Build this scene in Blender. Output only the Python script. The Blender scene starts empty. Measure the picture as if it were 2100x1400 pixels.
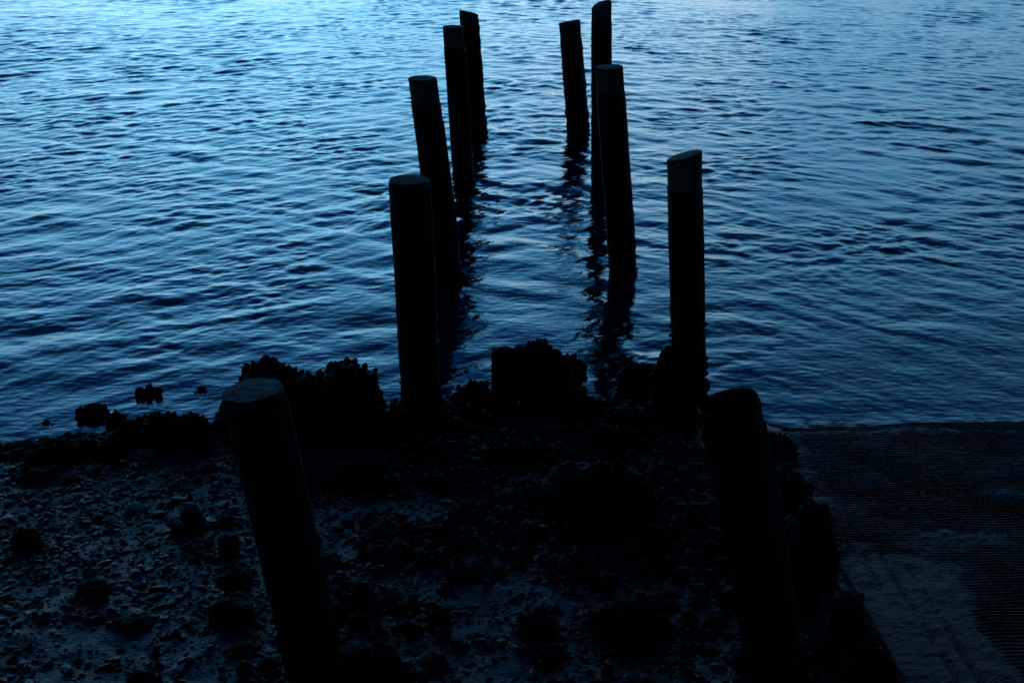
import bpy, math, random
import numpy as np
from mathutils import Vector, Matrix

scene = bpy.context.scene
col = scene.collection
R = math.radians

# ------------------------------------------------------------------ camera
CAM_H, PITCH, FPX = 4.09, R(20.8), 2500.0          # FPX: focal length for a 2100 px wide frame
cam_data = bpy.data.cameras.new('camera')
cam = bpy.data.objects.new('camera', cam_data)
col.objects.link(cam)
cam.location = (0, 0, CAM_H)
cam.rotation_euler = (math.pi / 2 - PITCH, 0, 0)
cam_data.sensor_width = 36.0
cam_data.lens = FPX / 2100 * 36.0
cam_data.clip_end = 12000
cam_data.dof.use_dof = True
cam_data.dof.focus_distance = 10.5
cam_data.dof.aperture_fstop = 5.6
scene.camera = cam

# ------------------------------------------------------------------ sky (dusk)
SUN_EL, SUN_AZ = R(2.0), R(-3.0)                   # the afterglow lies straight out over the water
world = bpy.data.worlds.new('World')
scene.world = world
world.use_nodes = True
nt = world.node_tree
for n in list(nt.nodes):
    nt.nodes.remove(n)
W = nt.nodes.new
L = nt.links.new


def wmath(op, a, b=None, c=None):
    n = W('ShaderNodeMath'); n.operation = op
    for i, v in enumerate((a, b, c)):
        if v is None:
            continue
        if isinstance(v, (int, float)):
            n.inputs[i].default_value = v
        else:
            L(v, n.inputs[i])
    return n.outputs[0]


tc = W('ShaderNodeTexCoord')
sep = W('ShaderNodeSeparateXYZ')
L(tc.outputs['Generated'], sep.inputs[0])
sky = W('ShaderNodeTexSky')
sky.sky_type = 'NISHITA'
sky.sun_disc = False
sky.sun_elevation = SUN_EL
sky.sun_rotation = SUN_AZ
sky.ozone_density = 6.0
sky.dust_density = 0.6
# deep blue dusk gradient by elevation
ramp = W('ShaderNodeValToRGB')
L(wmath('MAXIMUM', sep.outputs['Z'], 0.0), ramp.inputs[0])
cr = ramp.color_ramp
cr.interpolation = 'EASE'
stops = [(0.0, (.68, .81, .90)), (.09, (.30, .74, 1.07)), (.24, (.20, .755, 1.30)), (.34, (.090, .46, 1.02)),
         (.43, (.010, .130, .42)), (.58, (.002, .050, .165)), (1.0, (.0014, .012, .040))]
cr.elements[0].position, cr.elements[0].color = stops[0][0], (*stops[0][1], 1)
cr.elements[1].position, cr.elements[1].color = stops[-1][0], (*stops[-1][1], 1)
for p, c in stops[1:-1]:
    e = cr.elements.new(p); e.color = (*c, 1)
# afterglow lobe and darker sky behind the viewer
dot = W('ShaderNodeVectorMath'); dot.operation = 'DOT_PRODUCT'
L(tc.outputs['Generated'], dot.inputs[0])
dot.inputs[1].default_value = (math.sin(R(-11)), math.cos(R(-11)) , .06)
dpos = wmath('MAXIMUM', dot.outputs['Value'], 0.0)
lobe = wmath('POWER', dpos, 14.0)
wide = wmath('POWER', wmath('MULTIPLY_ADD', dot.outputs['Value'], .5, .5), 2.5)
azf = wmath('ADD', wmath('MULTIPLY', lobe, 1.22), wmath('MULTIPLY_ADD', wide, .75, .06))
# cloud-like noise streaks added to the unseen sky for varied reflections
mp = W('ShaderNodeMapping'); L(tc.outputs['Generated'], mp.inputs[0])
mp.inputs['Scale'].default_value = (1.2, 1.2, 7.0)
nz = W('ShaderNodeTexNoise'); L(mp.outputs[0], nz.inputs['Vector'])
nz.inputs['Scale'].default_value = 2.3; nz.inputs['Detail'].default_value = 6
cl = wmath('MULTIPLY_ADD', nz.outputs['Fac'], 1.3, .35)
tot = wmath('MULTIPLY', azf, cl)
mul = W('ShaderNodeVectorMath'); mul.operation = 'SCALE'
L(ramp.outputs['Color'], mul.inputs[0]); L(tot, mul.inputs['Scale'])
# the Nishita sky, cooled to the photo's white balance
cool = W('ShaderNodeVectorMath'); cool.operation = 'MULTIPLY'
L(sky.outputs['Color'], cool.inputs[0]); cool.inputs[1].default_value = (.010, .022, .05)
add = W('ShaderNodeVectorMath'); add.operation = 'ADD'
L(mul.outputs[0], add.inputs[0]); L(cool.outputs[0], add.inputs[1])
bg = W('ShaderNodeBackground'); L(add.outputs[0], bg.inputs['Color'])
bg.inputs['Strength'].default_value = 1.0
wo = W('ShaderNodeOutputWorld'); L(bg.outputs[0], wo.inputs['Surface'])

# last faint glow of the sun that has set over the water
sd = bpy.data.lights.new('sun', 'SUN')
sd.energy = 0.012
sd.angle = R(14)
sd.color = (1.0, .72, .45)
sun = bpy.data.objects.new('sun', sd)
col.objects.link(sun)
sun.rotation_euler = (R(90) - R(5), 0, math.pi - R(5))

scene.view_settings.view_transform = 'Standard'
scene.view_settings.look = 'None'
scene.view_settings.exposure = 0.0
scene.view_settings.gamma = 1.0

# ------------------------------------------------------------------ helpers
rng = np.random.default_rng(7)
random.seed(7)
CP, SP = math.cos(PITCH), math.sin(PITCH)


def ray(u, v):
    a, b = (u - 1050) / FPX, -(v - 700) / FPX
    return Vector((a, CP + b * SP, -SP + b * CP))


def at(u, v, z=0.0):
    d = ray(u, v); t = (z - CAM_H) / d.z
    return Vector((d.x * t, d.y * t, z))


def at_y(u, v, Y):
    d = ray(u, v); t = Y / d.y
    return Vector((d.x * t, Y, CAM_H + d.z * t))


def scale_at(p):                                    # photo pixels per metre at a point
    return FPX / (p[1] * CP + (CAM_H - p[2]) * SP)


def vhash(ix, iy, s):
    n = (ix.astype(np.int64) * 374761393 + iy.astype(np.int64) * 668265263 + s * 1442695041) & 0xffffffff
    n = ((n ^ (n >> 13)) * 1274126177) & 0xffffffff
    n = n ^ (n >> 16)
    return (n & 0xffff) / 65535.0


def vnoise(x, y, s=0):
    x = np.asarray(x, float); y = np.asarray(y, float)
    ix, iy = np.floor(x), np.floor(y)
    fx, fy = x - ix, y - iy
    fx = fx * fx * fx * (fx * (fx * 6 - 15) + 10); fy = fy * fy * fy * (fy * (fy * 6 - 15) + 10)
    a, b = vhash(ix, iy, s), vhash(ix + 1, iy, s)
    c, d = vhash(ix, iy + 1, s), vhash(ix + 1, iy + 1, s)
    return (a + (b - a) * fx) * (1 - fy) + (c + (d - c) * fx) * fy


def fbm(x, y, o=4, s=0):
    t = 0; a = .5; k = 1.0
    for i in range(o):
        t = t + a * (vnoise(np.asarray(x) * k + 17.3 * i, np.asarray(y) * k - 9.1 * i, s + i) - .5)
        a *= .5; k *= 2.03
    return t


def mesh_np(name, V, F, smooth=True):
    V = np.asarray(V, np.float32); F = np.asarray(F, np.int32)
    me = bpy.data.meshes.new(name)
    me.vertices.add(len(V)); me.vertices.foreach_set('co', V.ravel())
    k = F.shape[1]
    me.loops.add(F.size); me.loops.foreach_set('vertex_index', F.ravel())
    me.polygons.add(len(F))
    me.polygons.foreach_set('loop_start', np.arange(0, F.size, k, dtype=np.int32))
    me.polygons.foreach_set('loop_total', np.full(len(F), k, np.int32))
    me.polygons.foreach_set('use_smooth', np.full(len(F), smooth, bool))
    me.update(calc_edges=True)
    return me


def link(name, me, mat, parent=None, loc=None):
    o = bpy.data.objects.new(name, me)
    col.objects.link(o)
    if mat:
        me.materials.append(mat)
    if loc is not None:
        o.location = loc
    if parent:
        o.parent = parent
    return o


def empty(name, loc):
    o = bpy.data.objects.new(name, None)
    o.empty_display_size = .1
    col.objects.link(o); o.location = loc
    return o


def tag(o, label=None, cat=None, group=None, kind=None):
    for k, v in (('label', label), ('category', cat), ('group', group), ('kind', kind)):
        if v:
            o[k] = v
    return o


def grid_faces(nr, nc, wrap=False):
    i = np.arange(nr - 1)[:, None] * nc
    if wrap:
        j = np.arange(nc)[None, :]; j2 = (j + 1) % nc
    else:
        j = np.arange(nc - 1)[None, :]; j2 = j + 1
    return np.stack([i + j, i + j2, i + nc + j2, i + nc + j], -1).reshape(-1, 4)


def ico(sub):
    import bmesh
    bm = bmesh.new()
    bmesh.ops.create_icosphere(bm, subdivisions=sub, radius=1)
    V = np.array([v.co[:] for v in bm.verts]); F = np.array([[v.index for v in f.verts] for f in bm.faces])
    bm.free()
    return V, F


ICO1, ICO2, ICO4, ICO5 = ico(1), ico(2), ico(4), ico(5)

# ------------------------------------------------------------------ materials


def mat(name, color, rough=.6, spec=.5, noise=None, bump=None, color2=None, attr=None, ior=1.45, stretch=(1, 1, 1)):
    m = bpy.data.materials.new(name); m.use_nodes = True
    t = m.node_tree; b = t.nodes['Principled BSDF']
    b.inputs['Roughness'].default_value = rough
    b.inputs['Specular IOR Level'].default_value = spec
    b.inputs['IOR'].default_value = ior
    b.inputs['Base Color'].default_value = (*color, 1)
    co = t.nodes.new('ShaderNodeTexCoord')
    mpn = t.nodes.new('ShaderNodeMapping'); t.links.new(co.outputs['Object'], mpn.inputs[0])
    mpn.inputs['Scale'].default_value = stretch
    if noise:
        n = t.nodes.new('ShaderNodeTexNoise'); t.links.new(mpn.outputs[0], n.inputs['Vector'])
        n.inputs['Scale'].default_value = noise; n.inputs['Detail'].default_value = 7
        n.inputs['Roughness'].default_value = .65
        r = t.nodes.new('ShaderNodeValToRGB'); t.links.new(n.outputs['Fac'], r.inputs[0])
        r.color_ramp.elements[0].position = .38; r.color_ramp.elements[0].color = (*color, 1)
        r.color_ramp.elements[1].position = .66; r.color_ramp.elements[1].color = (*(color2 or color), 1)
        t.links.new(r.outputs[0], b.inputs['Base Color'])
    if attr:
        a = t.nodes.new('ShaderNodeAttribute'); a.attribute_name = attr
        t.links.new(a.outputs['Color'], b.inputs['Base Color'])
    if bump:
        n2 = t.nodes.new('ShaderNodeTexNoise'); t.links.new(mpn.outputs[0], n2.inputs['Vector'])
        n2.inputs['Scale'].default_value = bump[0]; n2.inputs['Detail'].default_value = 6
        bp = t.nodes.new('ShaderNodeBump'); bp.inputs['Strength'].default_value = bump[1]
        bp.inputs['Distance'].default_value = bump[2]
        t.links.new(n2.outputs['Fac'], bp.inputs['Height']); t.links.new(bp.outputs[0], b.inputs['Normal'])
    return m


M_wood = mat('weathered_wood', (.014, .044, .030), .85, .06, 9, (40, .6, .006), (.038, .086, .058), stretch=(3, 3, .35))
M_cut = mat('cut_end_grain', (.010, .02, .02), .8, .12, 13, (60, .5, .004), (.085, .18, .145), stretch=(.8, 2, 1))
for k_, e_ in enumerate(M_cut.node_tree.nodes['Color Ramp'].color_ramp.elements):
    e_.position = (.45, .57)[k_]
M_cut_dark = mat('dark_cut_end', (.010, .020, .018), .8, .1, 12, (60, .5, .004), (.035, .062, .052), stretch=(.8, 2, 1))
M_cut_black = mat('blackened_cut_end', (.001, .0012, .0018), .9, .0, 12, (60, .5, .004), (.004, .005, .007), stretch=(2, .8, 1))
M_wrap = mat('black_plastic_wrap', (.0020, .0022, .0030), .55, .10, None, (14, .5, .01), stretch=(1, 1, .5))
M_seam = mat('grey_seam_strip', (.035, .048, .058), .55, .3)
M_metal = mat('rusty_nail_metal', (.012, .01, .009), .6, .3)
M_rock = mat('black_wet_rock', (.0015, .0018, .0024), .7, .07, 14, (30, .7, .02), (.005, .006, .008))
M_crust = mat('oyster_crust', (.002, .0024, .003), .65, .09, 25, (60, .6, .01), (.007, .009, .012))
M_beach = mat('wet_muddy_sand', (.010, .018, .022), .45, .20, None, (45, .8, .02), attr='sandcol')
M_bank = mat('dark_bank_mud', (.006, .009, .010), .6, .2, 3)
M_gravel = mat('shell_gravel', (.01, .01, .01), .34, .12, None, (50, .5, .01), attr='col')
M_pale = mat('pale_shell', (.022, .038, .038), .6, .2, 30, (60, .5, .006), (.10, .14, .13))
M_ramp = mat('ribbed_concrete', (.003, .0045, .006), .52, .15, None, (70, 1.0, .016), attr='tone')
M_sand = mat('damp_sand', (.006, .010, .012), .55, .11, 5, (160, .6, .007), (.017, .026, .029))
M_stick = mat('wet_driftwood', (.05, .05, .05), .6, .3)

# water: dark body under a smooth reflecting skin
M_water = bpy.data.materials.new('harbour_water'); M_water.use_nodes = True
t = M_water.node_tree; b = t.nodes['Principled BSDF']
b.inputs['Base Color'].default_value = (.0007, .006, .016, 1)
b.inputs['Roughness'].default_value = .06
b.inputs['IOR'].default_value = 1.333
co = t.nodes.new('ShaderNodeTexCoord')
mpn = t.nodes.new('ShaderNodeMapping'); t.links.new(co.outputs['Object'], mpn.inputs[0])
mpn.inputs['Scale'].default_value = (.7, 1.3, 1); mpn.inputs['Rotation'].default_value = (0, 0, R(8))
n2 = t.nodes.new('ShaderNodeTexNoise'); t.links.new(mpn.outputs[0], n2.inputs['Vector'])
n2.inputs['Scale'].default_value = 11; n2.inputs['Detail'].default_value = 3
bp = t.nodes.new('ShaderNodeBump'); bp.inputs['Strength'].default_value = .5; bp.inputs['Distance'].default_value = .012
t.links.new(n2.outputs['Fac'], bp.inputs['Height']); t.links.new(bp.outputs[0], b.inputs['Normal'])

# ------------------------------------------------------------------ terrain heights
SH_X = [-9, -4.2, -3.4, -2.2, -1.2, -.4, .4, 1.5, 1.9, 2.4, 3.2, 4.2, 9]
SH_Y = [7.9, 8.30, 8.55, 8.85, 9.0, 9.05, 9.1, 9.05, 8.85, 8.80, 8.92, 8.85, 8.8]


def shore(x):
    return np.interp(x, SH_X, SH_Y)


def beach_z(x, y):
    d = shore(x) - y
    z = .042 * d + .02 * np.tanh(d * 3)
    z = z + .050 * fbm(x * 1.7, y * 1.7, 5, 3) + .040 * fbm(x * 8, y * 8, 4, 11)
    return z


def ramp_z(x, y):
    return .060 * (8.86 + .05 * np.sin(x * 2.1) - y)


# where bare sand shows between the shells: centre x, y, radius x, y, strength
PATCHES = [(-.75, 7.0, .55, .40, .9), (-.25, 6.7, .55, .22, .8), (-.35, 6.15, .6, .28, .7), (-.2, 5.55, .55, .35, .8), (.55, 6.1, .35, .12, .7),
           (-2.35, 5.75, .55, .32, .95), (-1.75, 5.55, .30, .35, .95), (-2.0, 5.2, .9, .28, .9), (-1.45, 6.5, .25, .14, .8), (-2.6, 6.2, .5, .12, .5),
           (1.38, 8.1, .16, .40, .8), (1.1, 8.55, .25, .1, .6), (1.9, 5.9, .2, .3, .7), (1.2, 5.9, .3, .2, .5), (.4, 5.2, .5, .2, .45), (-2.9, 7.7, .5, .12, .35),
           (-1.05, 7.6, .15, .35, .5), (.1, 7.35, .35, .08, .5)]


def sandy(x, y):
    p = 0
    for cx, cy, rx, ry, a in PATCHES:
        p = np.maximum(p, a * np.exp(-(((x - cx) / rx) ** 2 + ((y - cy) / ry) ** 2)))
    n = fbm(x * 4.5, y * 7, 5, 19)
    return np.clip((p + n * 1.3 - .38) * 2.8, 0, 1)


def ground(x, y):
    x = np.asarray(float(x)); y = np.asarray(float(y))
    return float(beach_z(x, y) if x < 2.02 else ramp_z(x, y))


def on_ground(u, v):
    z = 0.0
    for _ in range(4):
        p = at(u, v, z); z = max(ground(p.x, p.y), -.12)
    return at(u, v, z)


# beach
xs = np.arange(-8, 2.30, .022); ys = np.arange(3.4, 11.5, .022)
X, Y = np.meshgrid(xs, ys)
Z = beach_z(X, Y)
Z = Z - .25 * np.clip((X - 2.12) / .1, 0, 1)
me = mesh_np('beach', np.stack([X, Y, Z], -1).reshape(-1, 3), grid_faces(*X.shape))
pa = sandy(X, Y)[..., None] * (.75 + .9 * fbm(X * 22, Y * 22, 3, 14))[..., None]
cc = np.array([.002, .0035, .005]) * (1 - pa) + np.array([.018, .036, .047]) * pa
cc = np.concatenate([np.clip(cc, .001, 1), np.ones_like(cc[..., :1])], -1)
ca = me.color_attributes.new('sandcol', 'FLOAT_COLOR', 'POINT')
ca.data.foreach_set('color', cc.astype(np.float32).ravel())
tag(link('beach', me, M_beach), kind='structure')

# ribbed boat ramp: real ribs every 37 mm
xs = np.arange(2.0, 8.0, .03); ys = np.arange(3.4, 9.9, .0062)
X, Y = np.meshgrid(xs, ys)
ph = (Y + .012 * fbm(X * 1.3, Y * .7, 3, 41) + .004 * X) / .037
rib = np.clip(.5 + .9 * np.cos(ph * 2 * np.pi), 0, 1)
wear = np.clip(.80 + 1.7 * fbm(X * 2.6, Y * 3.4, 4, 44), .15, 1.25)
plain = np.clip((2.74 + .05 * np.sin(Y * 2) + .22 * fbm(X * 3, Y * 4, 4, 58) - X) / .10, 0, 1) * np.clip((6.85 + 1.0 * fbm(X * 3, Y * 3, 4, 59) - Y) / .35, 0, 1)
gro = np.clip(np.cos((X + .012 * fbm(X * 3, Y * 2, 3, 49)) / .115 * 2 * np.pi) * 3 - 2.0, 0, 1) * np.clip(.30 + 2.6 * fbm(X * 5, Y * 1.5, 3, 48), 0, 1)
gro = gro + np.exp(-((X - 2.76 - .01 * np.sin(Y * 5)) / .012) ** 2) * np.clip((6.9 - Y) / .1, 0, 1) * (.5 + fbm(X * 5, Y * 3, 3, 47))
Z = ramp_z(X, Y) + (1 - plain) * rib * wear * .0135 + .010 * fbm(X * 14, Y * 22, 4, 45) - .030 * plain * gro + .006 * plain + plain * .016 * fbm(X * 16, Y * 9, 5, 52)
Z[:, 0] -= .5
me = mesh_np('boat_ramp', np.stack([X, Y, Z], -1).reshape(-1, 3), grid_faces(*X.shape))
tone = np.clip(.42 + 2.0 * fbm(X * 3.3, Y * 4.5, 6, 53), .04, 1) * (1 - .45 * plain) * (1 - .7 * np.clip(plain * gro, 0, 1))
tone = tone * np.clip(.75 + 2.2 * fbm(X * 21, Y * 30, 3, 54), .15, 1.5)
cc = np.stack([tone * .034, tone * .042, tone * .048, np.ones_like(tone)], -1)
ca = me.color_attributes.new('tone', 'FLOAT_COLOR', 'POINT')
ca.data.foreach_set('color', cc.astype(np.float32).ravel())
tag(link('boat_ramp', me, M_ramp), kind='structure')

# sand lying on the ramp, thick in patches and thin elsewhere
xs = np.arange(2.0, 8.0, .016); ys = np.arange(3.4, 9.3, .012)
X, Y = np.meshgrid(xs, ys)


def blob(cx, cy, rx, ry):
    return np.exp(-(((X - cx) / rx) ** 2 + ((Y - cy) / ry) ** 2))


cover = (.95 * blob(2.72, 6.80, .42, .20) + .9 * blob(2.10, 7.7, .22, .8) + .6 * blob(2.35, 8.30, .5, .16)
         + .55 * blob(3.3, 6.95, .9, .12) + .55 * blob(2.15, 6.5, .16, .5) + .35 * blob(2.8, 7.75, .3, .12)
         + .95 * np.exp(-((Y - 8.72 - .04 * np.sin(X * 2.3)) / .10) ** 2) + .40 * blob(4.2, 7.9, .7, .3))
Z = ramp_z(X, Y) - .010 + .020 * np.clip(cover, 0, 1.05) + .016 * fbm(X * 5, Y * 9, 5, 61) + .013 * fbm(X * 26, Y * 55, 3, 62)
Z[:, 0] -= .5
me = mesh_np('sand', np.stack([X, Y, Z], -1).reshape(-1, 3), grid_faces(*X.shape))
tag(link('sand', me, M_sand), kind='structure')

# ------------------------------------------------------------------ water
ratio = 1.0018
nrow = int(math.log(60 / 6.8) / math.log(ratio))
d1 = 6.8 * ratio ** np.arange(nrow)
d2 = d1[-1] * 1.09 ** np.arange(1, 50)
D = np.concatenate([d1, d2])
U = np.linspace(-1, 1, 1001)
half = 2.6 + .62 * D
X = U[None, :] * half[:, None]
Y = np.repeat(D[:, None], len(U), 1)
sp = np.maximum(half * 2 / len(U), np.gradient(D) * 1.0)[:, None]
h = np.zeros_like(X)
# slow warp of the wave field so that crests bend and break up
Xw = X + .45 * fbm(X * .35, Y * .35, 3, 71) * 2
Yw = Y + .45 * fbm(X * .30 + 9, Y * .30, 3, 75) * 2 + .30 * np.sqrt((X - .3) ** 2 + 1.5)
gust = np.clip(.85 + 2.6 * fbm(X * .26, Y * .20, 3, 81), .3, 2)
gust2 = np.clip(.97 + 2.3 * fbm(X * .7 + 5, Y * .5, 4, 85), .3, 2)
NW = 190
for i in range(NW):
    f = i / (NW - 1)
    lam = 2.2 * (.10 / 2.2) ** f * random.uniform(.93, 1.07)
    th = R(90) + (R(12) if i % 3 else R(-30)) + random.gauss(0, R(26 + 34 * f))
    if .42 < lam < .95:
        th = R(90) + R(26 if i % 2 else -34) + random.gauss(0, R(16))   # crossing diagonal wavelets
    k = 2 * math.pi / lam
    s = .0100 * (.72 + .62 * f) * (.95 if lam < .42 else 1.25 if lam < .95 else .55)
    ph = (Xw * math.cos(th) + Yw * math.sin(th)) * k + random.uniform(0, 6.28)
    att = np.exp(-(sp * 2.0 / lam) ** 2)
    w = (gust2 if lam < .6 else gust)
    sn = np.sin(ph)
    h += (s / k) * att * w * (sn + .22 * np.cos(2 * ph))
sh = shore(X)
off = Y - sh
calm = .24 + .76 * np.clip((off + .1) / 6.5, 0, 1) ** .8
calm = calm * (1 - .36 * np.clip((X - 1.5) / 2, 0, 1) * np.clip(1 - off / 7, 0, 1))
h *= calm
o2 = off - .02 - .05 * np.sin(X * 1.7)
h += .011 * np.clip((o2 + .03) / .035, 0, 1) * np.exp(-np.clip(o2, 0, 9) / .22) * np.clip((X - 1.8) / .4, 0, 1)
h -= .02 * np.clip((-.03 - o2) / .05, 0, 1)
h += .003 * np.exp(-((off - .55 - .10 * np.sin(X * 1.1 + 1)) / .16) ** 2)
me = mesh_np('water', np.stack([X, Y, h], -1).reshape(-1, 3), grid_faces(*X.shape))
tag(link('water', me, M_water), kind='structure')
# seabed far below so that the world has a floor under the water
V = [(-9000, 11.3, -.6), (9000, 11.3, -.6), (9000, 9000, -3), (-9000, 9000, -3)]
tag(link('seabed', mesh_np('seabed', V, [[0, 1, 2, 3]]), M_bank), kind='structure')
# the bank the viewer stands behind, continuing the beach and ramp inland
V = [(-60, -40, .2), (60, -40, .2), (60, 3.42, .15), (-60, 3.42, .15)]
tag(link('bank', mesh_np('bank', V, [[0, 1, 2, 3]]), M_bank), kind='structure')


# ------------------------------------------------------------------ shells and rocks
def rot_from(nrm, spin):
    n = Vector(nrm).normalized()
    q = n.to_track_quat('Z', 'Y').to_matrix()
    return np.array(q @ Matrix.Rotation(spin, 3, 'Z'))


def shells(points, normals, size, flat=(.80, .42), outward=True, base=ICO1):
    """many leaf-shaped shells as vertex/face arrays"""
    BV, BF = base
    VS, FS = [], []
    for i, (p, n) in enumerate(zip(points, normals)):
        s = size * random.uniform(.45, 1.6)
        n = Vector(n) + Vector((random.gauss(0, .5), random.gauss(0, .5), random.gauss(0, .5)))
        Rm = rot_from(n, random.uniform(0, 6.28))
        v = BV.copy()
        if outward:
            w = 1 + .10 * v[:, 2]
            v = v * np.array([s * flat[0], s * flat[1], s]) * .5
            v[:, :2] *= w[:, None]
            v[:, 2] += s * .12
        else:
            v = v * np.array([s, s * flat[0], s * flat[1]]) * .5
        v = v * (1 + rng.normal(0, .10, (len(v), 1)))
        VS.append(v @ Rm.T + np.array(p)); FS.append(BF + len(BV) * i)
    return np.concatenate(VS), np.concatenate(FS)


def rock_verts(w, d, h, seed, boxy=0.0, rough=.16, sub=4):
    BV, BF = {4: ICO4, 5: ICO5}[sub]
    v = BV.copy()
    if boxy:
        m = np.max(np.abs(v), axis=1, keepdims=True)
        v = v * (1 - boxy) + v / m * .86 * boxy
    a, b_, c = v[:, 0], v[:, 1], v[:, 2]
    n = (fbm(a * 1.1 + seed, b_ * 1.1 + c * 1.7, 4, seed) + fbm(b_ * 1.3 - seed, c * 1.3 + a * .9, 4, seed + 5))
    n2 = np.abs(fbm(a * 4 + seed, c * 4 + b_ * 3, 3, seed + 9)) * 2
    v = v * (1 + rough * 2.2 * n - rough * .5 * n2)[:, None]
    v[:, 0] *= w / 2; v[:, 1] *= d / 2
    v[:, 2] = np.where(v[:, 2] > 0, v[:, 2] * h, v[:, 2] * h * .35)
    return v, BF


def rock(u0, v0, u1, v1, label, name='rock', cat='rock', depth=.7, boxy=.3, crust=0, csize=.07, seed=None, group=None,
         rough=.16, ground_z=None, yaw=0, lobes=None, material=None):
    """a rock whose silhouette fills the photo box; stands on the beach at its lower edge"""
    p = on_ground((u0 + u1) / 2, v1) if ground_z is None else at((u0 + u1) / 2, v1, ground_z)
    s = scale_at(p)
    w = (u1 - u0) / s; d = w * depth
    ang = math.atan2(CAM_H, p.y)
    hh = ((v1 - v0) / s - d * .55 * math.sin(ang)) / math.cos(ang)
    hh = max(hh, .28 * w * .5)
    seed = seed or int(u0 * 3 + v0)
    c = Vector((p.x, p.y + d * .45, p.z - .02))
    if not lobes and crust >= 20 and u1 - u0 > 66 and name != 'ramp_edge_boulder':
        rr_ = random.Random(seed)
        lobes = [(rr_.uniform(.12, .88), rr_.uniform(0, .35), rr_.uniform(.30, .55), rr_.uniform(.45, .85)) for _ in range(4)] + [(rr_.uniform(.35, .65), .1, .55, 1.0)]
    if lobes:
        VS, FS, n0 = [], [], 0
        for k, (fx, fy, fw, fh) in enumerate(lobes):
            v, f = rock_verts(w * fw, d * fw ** .5, hh * fh, seed + k * 7, boxy, rough)
            v = v + np.array([(fx - .5) * w, fy * d, 0])
            VS.append(v); FS.append(f + n0); n0 += len(v)
        v, f = np.concatenate(VS), np.concatenate(FS)
    else:
        v, f = rock_verts(w, d, hh, seed, boxy, rough)
    cy, sy = math.cos(yaw), math.sin(yaw)
    v[:, :2] = v[:, :2] @ np.array([[cy, sy], [-sy, cy]])
    if crust:
        root = empty(name, c)
        me = mesh_np('rock_body', v, f); body = link('rock_body', me, material or M_rock, root)
        me.calc_loop_triangles()
        nr = np.array([q.normal[:] for q in me.vertices])
        ok = np.where((v[:, 2] > -.01) & (nr[:, 2] > -.35))[0]
        pick = rng.choice(ok, crust)
        sv, sf = shells(v[pick], nr[pick] * .8 + np.array([0, 0, .35]), csize)
        cr_ = link('oyster_crust', mesh_np('oyster_crust', sv, sf, True), M_crust, root)
        cr_['kind'] = 'stuff'
        o = root
    else:
        o = link(name, mesh_np(name, v, f), material or M_rock, None, c)
    tag(o, label, cat, group)
    return o


G_CR = 'oyster covered rocks along the waterline'
G_ST = 'dark stones on the shell beach'
rock(470, 740, 700, 905, 'large oyster-crusted boulder at the water edge right behind the near left piling', 'oyster_boulder', 'boulder', .8, .35, 900, .075, 21, G_CR,
     lobes=[(.24, .30, .62, .92), (.62, .1, .66, .78), (1.03, .05, .62, 1.02), (.0, .0, .3, .45)], rough=.12)
rock(228, 846, 418, 925, 'long low oyster-crusted rock ledge at the shore left of the near left piling', 'oyster_boulder', 'boulder', .55, .4, 520, .06, 33, G_CR,
     lobes=[(.18, .25, .35, .6), (.5, .1, .6, .95), (.82, .05, .38, 1.0)], rough=.12)
rock(155, 828, 213, 862, 'round oyster mound standing in shallow water off the left beach', 'oyster_clump', 'oyster clump', .8, .1, 170, .06, 5, G_CR, ground_z=-.01)
for (x0, y0, x1, y1, lab, n) in [
    (293, 785, 327, 814, 'two upright oyster shells sticking out of the water left of the big boulder', 14),
    (395, 792, 422, 807, 'tiny pair of oyster shells in the water beside the big boulder', 9),
    (78, 864, 104, 878, 'tiny shell cluster poking out of the water near the left edge', 8),
    (1291, 822, 1318, 836, 'tiny shell cluster in the pool left of the encrusted right piling', 10)]:
    rock(x0, y0 + 6, x1, y1, lab, 'oyster_clump', 'oyster clump', .5, 0, n, .10 if n > 10 else .07, None, G_CR, ground_z=-.02)
# squared block with crust beside it
rock(1003, 688, 1066, 850, 'squared dark block standing upright at the water edge between the two piling rows', 'stone_block', 'block', .75, .93, 0, seed=12, rough=.03)
rock(1062, 694, 1166, 830, 'tall jagged oyster boulder leaning against the squared block', 'oyster_boulder', 'boulder', .7, .35, 520, .075, 51, G_CR,
     lobes=[(.12, .3, .60, .84), (.42, .2, .62, .92), (.76, .15, .60, .78)], rough=.12)
rock(1150, 730, 1200, 772, 'small oyster clump joined to the right side of the jagged boulder', 'oyster_clump', 'oyster clump', .6, .2, 90, .06, None, G_CR, ground_z=-.01)
rock(936, 776, 1006, 836, 'oyster clump in the water just left of the squared block', 'oyster_clump', 'oyster clump', .6, .2, 190, .065, None, G_CR, ground_z=-.02)
rock(1276, 742, 1342, 806, 'oyster clump in the water left of the encrusted right piling', 'oyster_clump', 'oyster clump', .6, .2, 190, .07, None, G_CR, ground_z=-.02)
rock(1338, 715, 1400, 862, 'tall oyster clump piled against the left foot of the encrusted right piling', 'oyster_clump', 'oyster clump', .7, .2, 300, .075, None, G_CR)
rock(1085, 795, 1240, 862, 'low jagged oyster ridge in front of the squared block', 'oyster_clump', 'oyster clump', .5, .2, 330, .07, None, G_CR,
     lobes=[(.2, .1, .5, .8), (.65, .1, .4, 1.0), (.9, 0, .4, .5)])
rock(1240, 838, 1360, 885, 'low oyster mound at the pool edge before the encrusted right piling', 'oyster_clump', 'oyster clump', .6, .2, 230, .065, None, G_CR)
rock(895, 836, 1010, 880, 'low oyster mound at the right foot of the second left piling', 'oyster_clump', 'oyster clump', .6, .2, 230, .065, None, G_CR)
rock(745, 836, 838, 890, 'low oyster mound at the left foot of the second left piling', 'oyster_clump', 'oyster clump', .6, .2, 200, .065, None, G_CR)
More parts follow.
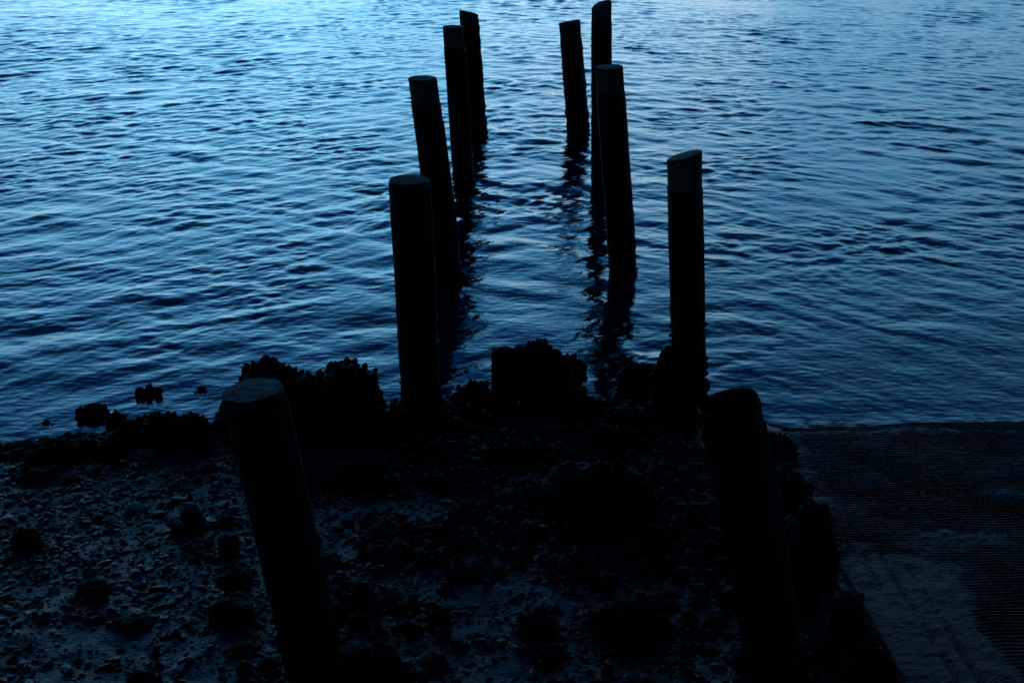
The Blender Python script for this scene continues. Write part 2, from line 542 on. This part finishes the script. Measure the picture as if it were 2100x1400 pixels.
for (x0, y0, x1, y1, lab) in [
    (82, 897, 125, 935, 'spiky oyster clump on the shoreline at far left'),
    (112, 900, 160, 942, 'oyster clump on the shoreline second from the left edge'),
    (150, 896, 196, 932, 'pointed oyster clump on the shoreline left of the low ledge'),
    (192, 896, 250, 936, 'wide oyster clump touching the left end of the low ledge'),
    (58, 915, 95, 945, 'low dark oyster clump nearest the left edge of the shoreline'),
    (225, 843, 262, 880, 'small oyster clump behind the left end of the low ledge')]:
    rock(x0, y0 + 5, x1, y1, lab, 'oyster_clump', 'oyster clump', .6, .1, 70, .065, None, G_CR)

# boulders along the ramp edge
rock(1588, 968, 1672, 1100, 'dark boulder at the ramp edge right of the near right piling', 'ramp_edge_boulder', 'boulder', .8, .5, 140, .05, None, 'boulders along the ramp edge', rough=.1)
rock(1600, 1020, 1722, 1230, 'largest dark boulder sloping down to the ramp edge', 'ramp_edge_boulder', 'boulder', .9, .55, 160, .05, None, 'boulders along the ramp edge', rough=.1)
rock(1680, 1205, 1782, 1370, 'flat-topped dark boulder beside the ramp near the bottom edge', 'ramp_edge_boulder', 'boulder', .9, .7, 60, .04, None, 'boulders along the ramp edge', rough=.09)
rock(1720, 1310, 1850, 1440, 'dark boulder at the bottom edge of the photo beside the ramp', 'ramp_edge_boulder', 'boulder', .9, .5, 60, .04, None, 'boulders along the ramp edge', rough=.1)
rock(1566, 884, 1640, 946, 'low crusted stone at the ramp corner near the waterline', 'ramp_edge_boulder', 'boulder', .8, .3, 80, .05, None, 'boulders along the ramp edge')

# big dark stones on the beach
B = [(1135, 925, 1330, 1085, 'broad black boulder in the middle of the beach', 160),
     (1310, 1070, 1372, 1142, 'upright black stone between the broad boulder and the near right piling', 40),
     (1215, 1215, 1400, 1335, 'broad dark boulder low on the beach left of the near right piling', 60),
     (1060, 1255, 1150, 1320, 'dark lumpy stone left of the lowest broad boulder', 40),
     (345, 1035, 432, 1102, 'dark angular stone on the left beach below the low ledge', 20),
     (438, 1085, 492, 1140, 'squarish black stone near the left side of the near left piling', 0),
     (148, 1178, 218, 1228, 'dark stone with a pale flat top on the left beach', 0),
     (450, 1160, 515, 1208, 'dark stone above the driftwood stick', 0),
     (395, 1228, 505, 1296, 'long dark stone under the driftwood stick', 30),
     (462, 1310, 534, 1346, 'flat black stone near the bottom left of the near left piling', 0),
     (248, 1366, 312, 1412, 'squared black stone at the bottom edge of the left beach', 0),
     (212, 1262, 300, 1304, 'dark low stone on the bright wet sand of the left beach', 20),
     (690, 1190, 790, 1262, 'dark mound of stone at the right side of the near left piling', 60),
     (775, 1225, 870, 1268, 'flat dark stone next to the mound right of the near left piling', 20),
     (868, 1245, 925, 1290, 'round dark stone in the lower middle of the beach', 0),
     (700, 1318, 830, 1420, 'slanting dark rock at the bottom right of the near left piling', 30),
     (20, 955, 110, 1000, 'dark crusted stone near the left edge below the shoreline', 50),
     (640, 940, 760, 1010, 'black oyster mound between the two left pilings', 160),
     (820, 905, 940, 960, 'black oyster mound in front of the second left piling', 180),
     (985, 900, 1110, 965, 'black oyster mound on the middle of the beach below the block', 180),
     (1190, 868, 1300, 935, 'black oyster mound above the broad boulder', 180),
     (730, 1110, 830, 1160, 'dark stone on the pale sand patch right of the near left piling', 30),
     (900, 1150, 1010, 1200, 'dark stone in the centre of the lower beach', 40),
     (1400, 1040, 1470, 1100, 'dark crusted stone touching the left side of the near right piling', 50),
     (1500, 1195, 1560, 1250, 'dark stone in front of the near right piling', 0),
     (0, 1075, 75, 1130, 'low dark stone at the left edge of the beach', 20),
     (560, 965, 640, 1010, 'dark crusted mound right of the near left piling head', 120)]
for (x0, y0, x1, y1, lab, n) in B:
    rock(x0, y0, x1, y1, lab, 'beach_rock', 'rock', .8, .45, n, .055, None, G_ST, rough=.25)
for k in range(46):
    u = random.uniform(-40, 1560); v = random.uniform(960, 1400)
    w = random.uniform(22, 46); hh = w * random.uniform(.45, .75)
    rock(u, v - hh, u + w, v, 'fist-sized dark stone lying among the shell gravel', 'beach_stone', 'stone', .8, .45, 0,
         group='fist-sized stones in the gravel', seed=900 + k, rough=.26)

# large pale shells that catch the light
PS = [(255, 1035, 312, 1062, 'largest pale ribbed oyster shell on the left beach'),
      (56, 1028, 86, 1043, 'pale oyster shell near the left edge'),
      (14, 1015, 40, 1032, 'dull oyster shell at the left edge beside a pale one'),
      (178, 1152, 206, 1162, 'pale oval shell lying on the stone with a flat top'),
      (388, 1206, 412, 1217, 'small pale oblong shell left of the driftwood stick'),
      (176, 963, 200, 978, 'round pale shell below the spiky shoreline clumps'),
      (238, 988, 258, 1003, 'pale pointed shell below the low ledge'),
      (282, 930, 324, 938, 'thin pale shell lying in front of the low ledge'),
      (410, 898, 446, 912, 'grey shell at the right end of the low ledge'),
      (75, 1248, 92, 1258, 'small white shell on the wet sand of the lower left beach'),
      (84, 1014, 112, 1024, 'grey flat shell just above the pale shell near the left edge'),
      (358, 985, 384, 998, 'grey slanted shell on the left beach'),
      (150, 1020, 175, 1030, 'grey shell between two dark stones on the left beach'),
      (1300, 1246, 1326, 1256, 'bright bluish shell on the broad lower boulder')]
for (x0, y0, x1, y1, lab) in PS:
    p = on_ground((x0 + x1) / 2, (y0 + y1) / 2); s = scale_at(p)
    v, f = shells([(0, 0, 0)], [(random.gauss(0, .15), -.25, 1)], 1.0, (1, 1), False, ICO2)
    v = ICO2[0].copy(); w = (x1 - x0) / s
    r2 = np.hypot(v[:, 0], v[:, 1])
    v = v * np.array([w * .5, w * .34, .007])
    v[:, 1] *= 1 - .45 * (v[:, 0] / (w * .5))
    v[:, 2] += .006 * np.cos(r2 * 2.2) + .003 * np.cos(np.arctan2(v[:, 1], v[:, 0] + w * .4) * 14) + .004 * rng.normal(0, 1, len(v))
    o = link('oyster_shell', mesh_np('oyster_shell', v, ICO2[1]), M_pale, None, p + Vector((0, 0, .028)))
    o.rotation_euler = (R(12), R(random.uniform(-10, 10)), R(random.uniform(-25, 25)))
    tag(o, lab, 'shell', 'pale shells on the left beach')

# driftwood stick
a, b2 = on_ground(488, 1232), on_ground(588, 1274)
a.z += .06; b2.z += .07
n = 14; rings = []
for i in range(n):
    c = a.lerp(b2, i / (n - 1)); c.z += .006 * math.sin(i * 1.3)
    r = .006 * (1 - .4 * i / n)
    rings += [(c.x + r * .3 * math.cos(q), c.y + r * math.cos(q), c.z + r * math.sin(q)) for q in np.linspace(0, 2 * math.pi, 8, endpoint=False)]
o = link('driftwood_stick', mesh_np('driftwood_stick', rings, grid_faces(n, 8, True)), M_stick)
tag(o, 'thin straight driftwood stick lying on the gravel left of the near left piling', 'stick')

# shell gravel: nobody could count it
N = 26000
gx = rng.uniform(-4.6, 2.0, N * 3); gy = rng.uniform(4.4, 9.6, N * 3)
dens = np.clip(.80 + .8 * fbm(gx * .9, gy * 1.1, 4, 91), .2, 1) * (1 - .72 * sandy(gx, gy))
keep = np.where(rng.uniform(0, 1, N * 3) < dens)[0][:N]
gx, gy = gx[keep], gy[keep]; N = len(gx)
gz = beach_z(gx, gy)
ok = gz > -.02
gx, gy, gz = gx[ok], gy[ok], gz[ok]; N = len(gx)
size = np.clip(rng.lognormal(math.log(.030), .46, N), .012, .11)
# thicker black lumps jumbled together below the waterline rocks
n_l = 3200
lx, ly = rng.uniform(-1.7, 2.0, n_l * 6), rng.uniform(5.2, 9.35, n_l * 6)
dl = np.clip((ly - 6.2) / 2.2, .04, 1) * np.clip((lx + 1.7) / .7, 0, 1) * np.clip(.45 + 2.4 * fbm(lx * 1.6, ly * 1.9, 3, 97), 0, 1)
kk = np.where(rng.uniform(0, 1, n_l * 6) < dl)[0][:n_l]
lx, ly = lx[kk], ly[kk]
band = np.arange(260); bx = rng.uniform(-4.4, -1.9, 260); by = shore(bx) - rng.uniform(-.05, .22, 260)
lx, ly = np.concatenate([lx, bx]), np.concatenate([ly, by])
n_l = len(lx)
gx, gy = np.concatenate([gx, lx]), np.concatenate([gy, ly]); gz = np.concatenate([gz, beach_z(lx, ly) + .01])
size = np.concatenate([size, rng.uniform(.05, .135, n_l)]); N0, N = N, N + n_l
BV, BF = ICO1; nb = len(BV)
v = np.repeat(BV[None], N, 0) * (1 + rng.normal(0, .16, (N, nb, 1)))
flat = rng.uniform(.10, .5, N)
flat[N0:] = rng.uniform(.35, 1.1, N - N0)
v = v * np.stack([size * .62, size * rng.uniform(.32, .5, N), size * .5 * flat], -1)[:, None, :]
tx, ty, tz = rng.normal(0, .26, N), rng.normal(.04, .24, N), rng.uniform(0, 6.28, N)
tx[N0:] *= 2.6; ty[N0:] *= 2.6
v[N0:] *= 1 + rng.normal(0, .13, (N - N0, nb, 1))


def rotate(v, ang, i, j):
    c, s = np.cos(ang)[:, None], np.sin(ang)[:, None]
    a_, b_ = v[..., i].copy(), v[..., j].copy()
    v[..., i] = a_ * c - b_ * s; v[..., j] = a_ * s + b_ * c


rotate(v, tz, 0, 1); rotate(v, tx, 1, 2); rotate(v, ty, 0, 2)
v += np.stack([gx, gy, gz + size * .08], -1)[:, None, :]
F = (BF[None] + (np.arange(N) * nb)[:, None, None]).reshape(-1, 3)
me = mesh_np('shell_gravel', v.reshape(-1, 3), F, False)
sm = np.zeros((N, len(BF)), bool); sm[N0:] = True
me.polygons.foreach_set('use_smooth', sm.ravel())
mi = np.zeros((N, len(BF)), np.int32); mi[N0:] = 1
q = rng.uniform(0, 1, N)
q = q - .30 * np.clip((gx + .9) / .8, 0, 1)                   # darker stones dominate on the right half
lum = np.where(q < .81, rng.uniform(.0003, .0018, N), np.where(q < .955, rng.uniform(.003, .020, N), rng.uniform(.07, .16, N)))
lum[N0:] = rng.uniform(.0003, .0025, N - N0)
tint = np.stack([lum * .75, lum * 1.05, lum * 1.12, np.ones(N)], -1)
ca = me.color_attributes.new('col', 'FLOAT_COLOR', 'POINT')
ca.data.foreach_set('color', np.repeat(tint[:, None], nb, 1).astype(np.float32).ravel())
me.materials.append(M_gravel); me.materials.append(M_crust)
me.polygons.foreach_set('material_index', mi.ravel()); me.update()
tag(link('shell_gravel', me, None), 'mixed dark shells and pebbles covering the beach', 'gravel', kind='stuff')


# ------------------------------------------------------------------ pilings
def piling(base, top, wpx, label, wrap_v=None, slope=(0, 0), seam=None, crust=0, bz=0.0, dark=True, lean=0.0,
           nail=None, rough=.006, seed=1, zoff=None):
    pb = at(base[0], base[1], bz)
    pt = at_y(top[0], top[1], pb.y + lean)
    s = scale_at(pt); r = wpx / s / 2
    root = empty('piling', (pb.x, pb.y, bz))
    axis = (pt - pb); Lz = axis.z
    seg = 64
    th = np.linspace(0, 2 * np.pi, seg, endpoint=False)

    def tube(r0, z0, z1, cut, name, m, rg, parent=root, step=.025, close=False):
        zs = np.arange(z0, z1, step); zs = np.append(zs, z1)
        T, Zz = np.meshgrid(th, zs)
        low = np.clip(1 - (Zz / Lz) * 1.15, 0, 1)
        rr = r0 * (1 + .012 * np.sin(T * 3 + seed) + .02 * low)
        rr = rr + rg * (1 + 3.2 * low ** 2) * (fbm(T * 3 + seed * 3, Zz * 9, 4, seed) * 1.6)
        rr = rr + .004 * fbm(T * 9, Zz * 2.2, 2, seed + 3)
        # wraps round exactly
        w_ = np.clip((T - 5.6) / .65, 0, 1)
        rr = rr * (1 - w_) + rr[:, :1] * w_
        lx, ly = rr * np.cos(T), rr * np.sin(T)
        zz = Zz.copy()
        if cut:
            f = np.clip((Zz - (z1 - .25)) / .25, 0, 1)
            zz = Zz + f * (slope[0] * lx + slope[1] * ly)
        xx = lx + axis.x * (Zz / Lz); yy = ly + axis.y * (Zz / Lz)
        V = np.stack([xx, yy, zz], -1)
        if cut:                                     # softly worn rim
            rim = V[-1].copy(); cen = rim.mean(0)
            V[-1, :, 2] -= .012
            V = np.concatenate([V, (cen + (rim - cen) * .965)[None]])
        return V, link(name, mesh_np(name, V.reshape(-1, 3), grid_faces(V.shape[0], seg, True)), m, parent)

    wz = Lz if wrap_v is None else at_y(top[0], wrap_v, pb.y + lean).z - bz
    full = wrap_v is None
    V, wood = tube(r, -.6, Lz, True, 'wood_post', M_wood if not full else M_wrap, rough * .6)
    # cut top
    rim = V[-1]; cen = rim.mean(0)
    rs = [1.0, .8, .6, .4, .2, .04]
    TV = np.concatenate([cen + (rim - cen) * k + np.array([0, 0, .004 * (1 - k) + 0]) for k in rs])
    TV[:, 2] += .004 * fbm(TV[:, 0] * 25, TV[:, 1] * 25, 3, seed + 8)
    TV[:seg] = rim
    fc = grid_faces(len(rs), seg, True)
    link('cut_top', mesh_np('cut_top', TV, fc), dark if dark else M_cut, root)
    top_w = wz - (.012 if not full else .035)
    _, wrap = tube(r + .006, -.6, top_w, False, 'plastic_wrap', M_wrap, rough)
    if full:
        # wrap follows a sloping cut
        me = wrap.data; co_ = np.empty(len(me.vertices) * 3, np.float32); me.vertices.foreach_get('co', co_)
        co_ = co_.reshape(-1, 3); f = np.clip((co_[:, 2] - (top_w - .25)) / .25, 0, 1)
        fx = co_[:, 2] / Lz
        co_[:, 2] += f * (slope[0] * (co_[:, 0] - axis.x * fx) + slope[1] * (co_[:, 1] - axis.y * fx))
        me.vertices.foreach_set('co', co_.ravel()); me.update()
    if seam is not None:
        sa, s0, s1 = seam                           # angle, from and to as fraction of height
        zs = np.linspace(s0 * Lz, min(s1 * Lz, top_w - .01), 40)
        P = []
        for z in zs:
            for (dr, dt) in ((.0, -.018), (.016, -.018), (.016, .018), (.0, .018)):
                rr = r + .005 + dr + (.02 * r * max(0, 1 - z / Lz))
                a_ = sa + dt / r * .30
                P.append((rr * math.cos(a_) + axis.x * z / Lz, rr * math.sin(a_) + axis.y * z / Lz, z))
        Fq = grid_faces(len(zs), 4, True)
        link('seam_strip', mesh_np('seam_strip', P, Fq, False), M_seam, root)
    # nail heads along the upper rim of the wrap
    BVn, BFn = ICO1
    for a_ in (R(205), R(262), R(322)):
        z = top_w - .04
        c = np.array([(r + .009) * math.cos(a_) + axis.x * z / Lz, (r + .009) * math.sin(a_) + axis.y * z / Lz, z])
        link('nail_head', mesh_np('nail_head', BVn * .009 + c, BFn), M_metal, root)
    if nail:
        a_, z, ln = nail
        dirn = np.array([math.cos(a_), math.sin(a_), .0])
        c0 = np.array([axis.x * z / Lz, axis.y * z / Lz, z]) + dirn * r * .9
        P = []
        for (tt, rr) in ((0, .006), (ln * .93, .006), (ln * .93, .013), (ln, .013), (ln + .001, .001)):
            for q_ in np.linspace(0, 2 * np.pi, 8, endpoint=False):
                side = np.array([-dirn[1], dirn[0], 0]) * math.cos(q_) + np.array([0, 0, 1]) * math.sin(q_)
                P.append(c0 + dirn * (tt + r * .1) + side * rr)
        link('spike', mesh_np('spike', P, grid_faces(5, 8, True)), M_metal, root)
    if crust:
        pts, nrm = [], []
        for _ in range(crust):
            z = abs(random.gauss(0, .24)) * (1 if crust < 250 else 1.4) - .04
            a_ = random.uniform(0, 6.28)
            n_ = (math.cos(a_), math.sin(a_), .15)
            pts.append((r * n_[0] + axis.x * z / Lz, r * n_[1] + axis.y * z / Lz, z)); nrm.append(n_)
        sv, sf = shells(pts, nrm, .036 if crust < 250 else .055)
        k = link('barnacle_crust', mesh_np('barnacle_crust', sv, sf), M_crust, root)
        k['kind'] = 'stuff'
    tag(root, label, 'piling', 'pilings of the old pier in two rows')
    return root


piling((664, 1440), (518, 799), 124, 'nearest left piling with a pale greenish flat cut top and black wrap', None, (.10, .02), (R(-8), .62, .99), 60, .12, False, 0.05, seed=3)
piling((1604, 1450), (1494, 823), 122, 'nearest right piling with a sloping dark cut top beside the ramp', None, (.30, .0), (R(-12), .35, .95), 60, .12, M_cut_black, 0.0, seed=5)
piling((866, 852), (838, 368), 82, 'second left piling wrapped black to its flat top standing at the water edge', None, (.0, .04), (R(-14), .45, .98), 120, 0, M_cut_dark, 0.0, seed=8)
piling((1415, 848), (1404, 318), 71, 'second right piling with a slanted bare wood top and crusted foot', 383, (.30, -.06), None, 260, 0, M_cut_dark, 0.0, seed=11)
piling((921, 572), (866, 160), 59, 'third left piling leaning left with a pale level wood top', 208, (.0, .04), (R(-10), .2, .8), 90, 0, M_cut_dark, 0.0, seed=14)
piling((1279, 562), (1249, 137), 58, 'third right piling with a pale wood top, overlapping the one behind', 187, (.05, .04), (R(206), .42, .86), 90, 0, M_cut_dark, 0.0, seed=17)
piling((952, 388), (929, 54), 43, 'fourth left piling with a level pale wood top overlapping the farthest left one', 95, (.0, .02), (R(-14), .3, .85), 90, 0, M_cut_dark, 0.0, seed=20)
piling((1233, 392), (1234, 10), 41, 'fourth right piling with a steeply slanted top at the upper edge of the photo', 42, (.36, .25), None, 90, 0, M_cut_dark, 0.0, seed=23)
piling((979, 272), (961, 26), 39, 'farthest left piling with a top sloping down to the right and a nail sticking out', 52, (-.20, -.22), None, 120, 0, M_cut_dark, 0.0,
       nail=(R(-4), 1.86, .12), rough=.018, seed=26)
piling((1187, 272), (1168, 44), 44, 'farthest right piling with a rough crusted outline and a top sloping up to the right', 80, (.17, -.05), None, 160, 0, M_cut_dark, 0.0,
       nail=(R(-4), 1.62, .06), rough=.020, seed=29)
